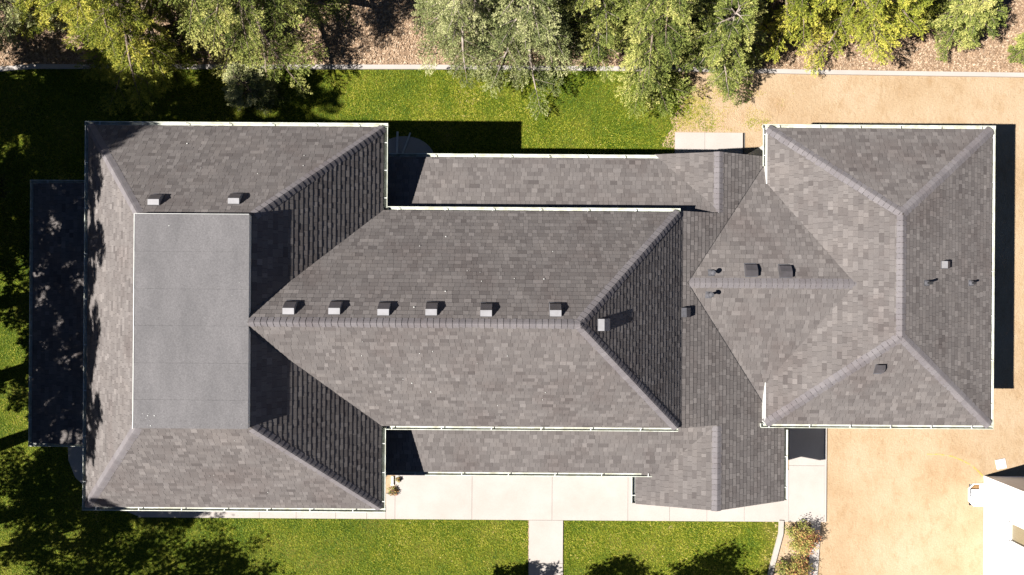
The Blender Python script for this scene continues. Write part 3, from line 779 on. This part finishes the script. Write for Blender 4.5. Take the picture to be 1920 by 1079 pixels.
def conifer(x, y, h, r, seed, lm, label, base=0.6, limbs=64, dens=1.0, droop=0.25, squash=(1, 1), lean=(0, 0), bark='bark', leaf=1.0, group='evergreen trees along the mulch bed', name='juniper_tree', power=0.75):
    rs = np.random.RandomState(seed); rd = random.Random(seed)
    root = empty(name, (x, y, 0)); tag(root, label, 'tree', group)
    if leaf < 1.5: r *= 0.84; limbs = int(limbs * 0.72)
    tb = MB(); tp = []
    for i in range(9):
        t = i / 8; tp.append(Vector((lean[0] * t * t + rd.uniform(-.06, .06) * h * .12, lean[1] * t * t + rd.uniform(-.06, .06) * h * .12, h * t * 0.97)))
    tb.tube(tp, [0.13 * (h / 7) * (1 - 0.92 * i / 8) + 0.012 for i in range(9)], 8)
    PP, DD = [], []; TN = []
    for i in range(limbs):
        t = (i + 0.5) / limbs; zf = base / h + (0.98 - base / h) * (t ** 1.15)
        k = zf * 8; k0 = min(7, int(k)); p0 = tp[k0].lerp(tp[k0 + 1], k - k0)
        az_ = i * 2.39996 + rd.uniform(-.5, .5)
        prof = (1 - zf) ** power * (0.72 + 0.55 * rd.random()) + 0.10
        Ln = r * prof * min(1.0, 0.70 + zf * 1.6)
        d = Vector((math.cos(az_) * squash[0], math.sin(az_) * squash[1], 0)); rise = rd.uniform(-0.05, 0.65) + zf * 0.5
        pts = []; ns = 6; side = Vector((-d.y, d.x, 0)) * rd.uniform(-.25, .25)
        for s in range(ns + 1):
            q = s / ns; pts.append(p0 + d * (Ln * q) + side * (Ln * q * q) + Vector((0, 0, Ln * (rise * q - (droop + rise * .5) * q * q))))
        tb.tube(pts, [(0.045 if leaf > 1.5 else 0.06) * (Ln / 2 + .3) * (1 - .85 * s / ns) + 0.006 for s in range(ns + 1)], 5, False)
        big = leaf > 1.5
        nb = max(3, int((2.6 + Ln * 2.3) * dens * (0.9 if big else 0.72))); limb_tone = rs.normal(0, .06)
        for j in range(nb + 1):
            q = 0.30 + 0.70 * (j + rd.random() * .7) / (nb + 1) if j < nb else 0.93; kk = q * ns; k0 = min(ns - 1, int(kk)); c = pts[k0].lerp(pts[k0 + 1], kk - k0)
            ld = (pts[k0 + 1] - pts[k0]).normalized(); sd_ = ld.cross(Vector((0, 0, 1))).normalized() * (1 if j % 2 else -1)
            bd = (ld * rd.uniform(.5, 1.0) + sd_ * (rd.uniform(.5, 1.1) if j < nb else 0) + Vector((0, 0, rd.uniform(-.15, .35)))).normalized()
            bl = min(1.15, 0.34 + Ln * 0.20) * rd.uniform(.7, 1.25); bt = limb_tone + rs.normal(0, .15)
            e1 = c + bd * bl; tb.tube([c, c.lerp(e1, .55) + Vector((0, 0, .04)), e1], [.014, .009, .004], 4, False)
            nw = 11
            for t_ in range(nw):
                f = (t_ + .5) / nw; p_ = c + bd * (bl * f); sg = 1 if t_ % 2 else -1
                sv = bd.cross(Vector((rd.uniform(-.4, .4), rd.uniform(-.4, .4), 1))).normalized() * sg
                tdv = np.array((bd * .8 + sv * (1.0 - .5 * f) + Vector((0, 0, rd.uniform(-.2, .3)))).normalized())
                tl = bl * (.20 + .34 * math.sin(math.pi * min(1, f * .85 + .12))) * rd.uniform(.75, 1.25)
                m_ = max(6, int(tl * (80 if big else 150))); tt = rs.uniform(0.0, 1.0, m_)
                C = np.array(p_)[None] + tdv[None] * (tt * tl)[:, None] + rs.normal(0, (.028 if big else .012) + .03 * tl, (m_, 3)) * [1, 1, .8]
                PP.append(C); DD.append(tdv[None] + rs.normal(0, .55, (m_, 3)))
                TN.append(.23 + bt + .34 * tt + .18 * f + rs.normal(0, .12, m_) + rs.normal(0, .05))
    PP, DD, TN = np.concatenate(PP), np.concatenate(DD), np.concatenate(TN)
    TN = TN + 0.25 * (vnoise(PP[:, 0] + x, PP[:, 1] + y, 1.3, seed % 50) - .5)
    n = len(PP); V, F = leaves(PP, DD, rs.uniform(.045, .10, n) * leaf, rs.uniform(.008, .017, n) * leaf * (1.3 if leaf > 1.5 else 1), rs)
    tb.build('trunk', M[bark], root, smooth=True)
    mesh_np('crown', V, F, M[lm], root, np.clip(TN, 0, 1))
    return root

TG = dict(
    a='yellow-green juniper left of the sunlit patch of wood chips', )
def T(px, Y, h, r, seed, lm, label, **k):
    conifer((px - 960) * 28.8 / FPX, Y, h, r, seed, lm, label, **k)
T(8, 11.9, 5.0, 2.0, 101, 'leaf_grey', 'grey-green juniper cut by the top left corner of the photo')
T(130, 12.7, 5.4, 2.6, 102, 'leaf_yellow', 'dense yellow-green juniper right of the grey-green corner one')
T(268, 11.2, 6.8, 3.9, 103, 'leaf_yellow', 'yellow-green juniper whose branches hang over the kerb, left of the small grey sprig', squash=(0.62, 1.1))
T(480, 11.9, 9.4, 3.9, 104, 'leaf_green', 'broad olive green juniper above the left end of the roof, beside open mulch', power=0.55, squash=(.9, 1))
T(350, 13.2, 7.5, 2.6, 115, 'leaf_green', 'olive juniper set back between two junipers that overhang the kerb')
T(872, 11.5, 6.0, 3.1, 105, 'leaf_grey', 'pale grey-green juniper right of the open mulch, branches over the kerb', squash=(0.7, 1.0), bark='bark_pale')
T(990, 11.7, 6.5, 3.4, 106, 'leaf_grey', 'pale grey-green juniper with bare pale limbs showing', squash=(0.75, 1.05), bark='bark_pale', base=0.9)
T(1105, 12.0, 7.0, 2.7, 107, 'leaf_green', 'olive juniper in the middle of the row, stopping short of the kerb', bark='bark_pale')
T(1215, 11.8, 6.5, 3.8, 108, 'leaf_green', 'olive juniper hanging furthest over the green lawn', squash=(0.66, 1.05))
T(1335, 10.5, 4.4, 2.4, 109, 'leaf_green', 'round green juniper where the lawn gives way to dirt', squash=(0.9, .95), bark='bark_pale')
T(1455, 12.8, 6.5, 2.8, 110, 'leaf_yellow', 'yellow-green juniper just right of the round green one')
T(1590, 12.5, 7.0, 2.9, 111, 'leaf_yellow', 'bright yellow-green juniper over the kerb beside the bare dirt')
T(1700, 13.0, 5.5, 2.2, 112, 'leaf_yellow', 'yellow-green juniper set back near the right end of the row')
T(1795, 11.8, 2.8, 1.9, 113, 'leaf_green', 'small green juniper last in the row, out on open mulch')
conifer(*at(462, 160, 1.5), 2.7, 0.85, 114, 'leaf_grey', 'small grey-green juniper bush on the kerb in deep shade', base=0.1, limbs=26, name='juniper_bush')
conifer(*at(1925, 100), 1.0, 0.75, 116, 'leaf_green', 'tiny juniper bush cut by the right edge of the photo', base=0.1, limbs=20, name='juniper_bush')
# trees standing outside the picture, seen by the shadows they throw
OFF = 'trees just outside the picture that shade it'
for k, (x_, y_, h_, r_, tx_) in enumerate((
        (-24.2, 3.5, 17.4, 2.9, 'whose shadow blackens the lawn beside the hipped end'), (-24.5, 7.2, 9.5, 2.4, 'whose shadow lies nearest the kerb'),
        (-24.4, 1.6, 17.4, 2.9, 'shading the upper half of the porch roof'), (-24.4, -1.5, 17.3, 2.4, 'shading the middle of the porch roof'),
        (-24.4, -4.6, 17.2, 2.3, 'shading the lower half of the porch roof'), (-24.5, -7.6, 17.3, 2.5, 'shading the lowest corner of the porch roof'),
        (-24.7, -11.0, 16.8, 2.3, 'shading the hipped roof corner by the curved slab'),
        (-28.5, 3.2, 17.5, 4.0, 'standing a row further out'))):
    conifer(x_, y_, h_, r_, 300 + k, 'leaf_dark', 'tall dark evergreen off the left edge, ' + tx_, base=3.6 if y_ > -4 else 4.8, limbs=60, dens=0.55, leaf=2.0, group=OFF, name='evergreen_tree', power=0.45)

def broadleaf(x, y, h, r, seed, label, group=OFF, lm='leaf_green', dens=1.0, name='shade_tree'):
    rs = np.random.RandomState(seed); rd = random.Random(seed); root = empty(name, (x, y, 0)); tag(root, label, 'tree', group); tb = MB()
    fork = h * 0.35; tb.tube([(0, 0, 0), (0.05, 0.03, fork * .5), (0, 0, fork), (0.05, 0, h * .8)], [.17, .14, .11, .03], 8)
    PP, TN = [], []
    for i in range(16):
        az_ = i * 2.4 + rd.uniform(-.4, .4); el = math.asin(-0.15 + 1.1 * (i + .5) / 26) if (-0.15 + 1.1 * (i + .5) / 26) < 1 else 1.4
        e = Vector((math.cos(az_) * math.cos(el) * r, math.sin(az_) * math.cos(el) * r, h * .62 + math.sin(el) * h * .38)) * 1.0
        e = Vector((0, 0, h * .6)).lerp(e, rd.uniform(.7, 1.08)); s0 = Vector((0, 0, fork * rd.uniform(.9, 1.3)))
        mid_ = s0.lerp(e, .5) + Vector((rd.uniform(-.2, .2), rd.uniform(-.2, .2), .15)); tb.tube([s0, mid_, e], [.06, .035, .01], 5, False)
        for j in range(5):
            c = mid_.lerp(e, rd.uniform(.1, 1.05)) + Vector((rd.gauss(0, .22), rd.gauss(0, .22), rd.gauss(0, .2))) * (r / 2.2)
            m_ = int(170 * dens); PP.append(np.array(c)[None] + rs.normal(0, .20 * r / 2.2, (m_, 3))); TN.append(np.full(m_, .4 + rs.normal(0, .1)) + rs.normal(0, .13, m_))
    PP, TN = np.concatenate(PP), np.concatenate(TN); n = len(PP)
    V, F = leaves(PP, rs.normal(size=(n, 3)), rs.uniform(.10, .18, n), rs.uniform(.035, .06, n), rs)
    tb.build('trunk', M['bark'], root, smooth=True); mesh_np('crown', V, F, M[lm], root, np.clip(TN, 0, 1)); return root
for k, (x_, y_, h_, r_, tx_) in enumerate((
        (-25.0, -12.4, 9.0, 2.4, 'whose shadow lies left of the curved slab'), (-21.5, -14.6, 10.5, 2.7, 'whose shadow reaches the long walkway strip'),
        (-17.6, -15.0, 8.0, 2.1, 'whose shadow tips end on the sunlit lawn'), (-24.5, -16.8, 12.5, 3.0, 'filling the lower left corner with shadow'),
        (-14.2, -15.6, 6.2, 1.5, 'whose small shadow touches the bottom edge of the lawn'),
        (-2.4, -14.4, 5.3, 1.3, 'whose shadow falls across the straight path'), (0.3, -14.7, 7.0, 1.6, 'whose shadow lies on lawn just right of the path'),
        (5.0, -14.7, 6.8, 1.8, 'whose shadow lies on lawn beside the curved kerb'))):
    broadleaf(x_, y_, h_ * 1.03, r_ * 1.08, 400 + k, 'leafy tree off the bottom edge, ' + tx_, dens=0.5 if x_ < -10 else 0.85)

def shrub(px, py, r, h, seed, label, lm='leaf_shrub', n0=3800, name='shrub', group=None):
    rs = np.random.RandomState(seed); rd = random.Random(seed); x_, y_ = at(px, py, h * .5); root = empty(name, (x_, y_, 0)); tag(root, label, 'shrub', group)
    tb = MB(); ends = []
    for i in range(24):
        az_ = i * 2.4 + rd.uniform(-.3, .3); q = math.sqrt((i + .6) / 24); e = Vector((math.cos(az_) * r * q, math.sin(az_) * r * q, h * (1.05 - .6 * q * q) * rd.uniform(.82, 1.1)))
        tb.tube([(0, 0, 0), e * .5 + Vector((0, 0, .12)), e], [.02, .012, .005], 5, False); ends.append(e)
    C = np.array([tuple(e) for e in ends]); idx = rs.randint(0, len(C), n0); P = C[idx] * rs.uniform(.62, 1.05, (n0, 1)) + rs.normal(0, .085 * r / .7, (n0, 3)); P[:, 2] = np.abs(P[:, 2])
    ct = rs.uniform(-.2, .3, len(C)); V, F = leaves(P, rs.normal(size=(n0, 3)), rs.uniform(.05, .085, n0), rs.uniform(.016, .028, n0), rs)
    tb.build('stems', M['bark'], root); mesh_np('foliage', V, F, M[lm], root, np.clip(.56 + ct[idx] + .25 * np.clip(P[:, 0] / r, -1, 1) * 1 + rs.normal(0, .16, n0), 0, 1)); return root
shrub(1505, 1010, 0.72, 0.95, 61, 'round shrub with green leaves turning orange, touching the walkway corner', group='shrubs in the narrow dirt bed')
shrub(1488, 1074, 0.76, 0.95, 62, 'yellow-green shrub at the bottom edge of the photo, below the orange-tinged one', group='shrubs in the narrow dirt bed', n0=4200)
shrub(737, 921, 0.22, 0.25, 63, 'small sparse reddish plant in the gap beside the walkway', n0=260, name='garden_plant')
shrub(747, 899, 0.12, 0.2, 64, 'sprig of brown leaves by the white splash block', n0=90, name='garden_plant')

# ------------------------------------------------------------------ small things
def lying(name, p, q, wd, th, label, cat, material=M['white'], group=None):
    a, b = Vector((*at(*p), 0)), Vector((*at(*q), 0)); c = (a + b) / 2 + Vector((0, 0, 0.05 + th / 2 + .006)); d = (b - a).normalized(); s_ = Vector((-d.y, d.x, 0))
    mb = MB(); L = (b - a).length / 2
    mb.obox((0, 0, 0), d, s_, (0, 0, 1), L, wd / 2, th / 2)
    for t in (-.3, .3): mb.obox(s_ * (wd * t) + Vector((0, 0, th / 2 + .004)), d, s_, (0, 0, 1), L - .01, wd * .08, .004)
    o = mb.build(name, material); o.location = c; return tag(o, label, cat, group)
lying('loose_pipe', (745, 290), (746, 248), 0.085, 0.06, 'white pipe lying straight out from the gutter in deep shade', 'pipe')
lying('loose_pipe', (755, 290), (770, 250), 0.065, 0.05, 'thin white pipe lying at a slant in deep shade', 'pipe')
mb = MB(); xa, ya = at(736, 899); mb.box(-.05, .05, -.22, .14, 0, .07); mb.box(-.07, .07, -.26, -.2, 0, .05); o = mb.build('splash_block', M['white']); o.location = (xa, ya, 0.004)
tag(o, 'short white splash block in the planted gap by the walkway', 'splash block')
mb = MB(); xa, ya = at(1876, 870); mb.box(-.21, .21, -.21, .21, 0, .045); mb.box(-.17, .17, -.17, .17, .045, .06)
o = mb.build('utility_lid', M['housewhite']); o.location = (xa, ya, 0); o.rotation_euler = (0, 0, 0.2); tag(o, 'square white utility lid on dirt near the white building corner', 'lid')
yl = [at(*p) for p in ((1738, 852), (1760, 852), (1785, 856), (1805, 864), (1822, 873), (1834, 884), (1846, 896))]
strip('yellow_line', yl, 0.05, 0.001, 0.006, M['yellow'])

# white building
WB = empty('white_building', (20.78, -8.13, 0)); tag(WB, 'tall white building with board joints cut by the lower right corner', 'building')
def wpart(mb, name, material, parent=WB, **k):
    o = mb.build(name, material, parent, **k); return o
mb = MB(); x0_, y1_ = 0.0, 0.0; wz0, wz1, wya, wyb = 1.62, 3.2, -2.22, -1.50
mb.poly([(0, 0, -1.7), (0, 0, 7), (0, wyb, 7), (0, wyb, -1.7)]); mb.poly([(0, wya, -1.7), (0, wya, 7), (0, -14, 7), (0, -14, -1.7)])
mb.poly([(0, wyb, -1.7), (0, wyb, wz0), (0, wya, wz0), (0, wya, -1.7)]); mb.poly([(0, wyb, wz1), (0, wyb, 7), (0, wya, 7), (0, wya, wz1)])
mb.poly([(0, 0, 0), (12, 0, 0), (12, 0, 7), (0, 0, 7)]); mb.poly([(12, 0, 0), (12, -14, 0), (12, -14, 7), (12, 0, 7)]); mb.poly([(0, -14, 0), (12, -14, 0), (12, -14, 7), (0, -14, 7)])
for y_ in np.arange(-0.9, -14, -1.22):
    if not (wya - .1 < y_ < wyb + .1): mb.box(-0.014, 0.0, y_ - .02, y_ + .02, 0.01, 7)
mb.box(-0.02, 0, -.10, .02, .01, 7); mb.box(0.001, 0.10, 0, .02, .01, 7)
wall_w = wpart(mb, 'wall', M['housewhite'])
mb = MB(); mb.poly([(0.07, wyb, wz0), (0.07, wya, wz0), (0.07, wya, wz1), (0.07, wyb, wz1)]); win = wpart(mb, 'window', M['tan_pane'])
mb = MB()
for (ya_, yb_, za_, zb_) in ((wya - .06, wya, wz0 - .06, wz1 + .06), (wyb, wyb + .06, wz0 - .06, wz1 + .06), (wya, wyb, wz1, wz1 + .06), (wya - .1, wyb + .1, wz0 - .1, wz0 - .001)): mb.box(-.035, .068, ya_, yb_, za_, zb_)
mb.build('window_frame', M['housewhite'], win)
mb = MB(); mb.prism([(-.3, .3, 7.1), (12.3, .3, 7.1), (12.3, -7, 9.5), (-.3, -7, 9.5)], .12); mb.prism([(-.3, -14.3, 7.1), (12.3, -14.3, 7.1), (12.3, -7.002, 9.5), (-.3, -7.002, 9.5)], .12)
wpart(mb, 'roof', M['metal_dark'])
# window well: terraced half-hexagon pit beside the white wall, soil at its far end
wx0, wx1, wy0_, wy1_ = WELL
ww = MB(); e_ = lambda y, z: [(wx0 + .012, y + .11, z), (wx0 + .21, y, z), (wx1 - .006, y, z)]
ys_ = [wy1_ - 0.30, wy1_ - 0.45, wy1_ - 0.60, wy1_ - 0.75, wy0_ + .01]; zs_ = [-0.21, -0.15, -0.09, -0.03]
for k, z in enumerate(zs_):
    a_, b_ = e_(ys_[k], z), e_(ys_[k + 1], z)
    if k == 3: b_ = [(wx0 + .012, wy0_ + .22, z), (wx0 + .21, wy0_ + .01, z), (wx1 - .006, wy0_ + .01, z)]
    for q in range(2): ww.poly([a_[q], b_[q], b_[q + 1], a_[q + 1]])
    lo = [(x, y, z - .09) for x, y, _ in a_]
    for q in range(2): ww.poly([a_[q], a_[q + 1], lo[q + 1], lo[q]])
rim = [(wx1 - .004, wy1_), (wx0 + .2, wy1_), (wx0, wy1_ - .2), (wx0, wy0_ + .22), (wx0 + .2, wy0_), (wx1 - .004, wy0_)]
cxw, cyw = wx1, (wy0_ + wy1_) / 2
for j in range(5):
    (xa, ya), (xb, yb) = rim[j], rim[j + 1]; k_ = 1.07
    A_, B_ = (cxw + (xa - cxw) * k_, cyw + (ya - cyw) * k_), (cxw + (xb - cxw) * k_, cyw + (yb - cyw) * k_)
    ww.poly([(xa, ya, .05), (xb, yb, .05), (*B_, .05), (*A_, .05)]); ww.poly([(*A_, .05), (*B_, .05), (*B_, 0), (*A_, 0)])
    ww.poly([(xa, ya, .05), (xb, yb, .05), (xb, yb, -.4), (xa, ya, -.4)])
wwo = ww.build('window_well', M['housewhite']); tag(wwo, 'white terraced window well sunk in dirt against the white building', 'window well')
mb = MB(); mb.poly([(x, y, -0.30) for x, y in [(wx0, wy0_), (wx1, wy0_), (wx1, wy1_), (wx0, wy1_)]]); mb.build('well_floor', M['soil'], wwo)
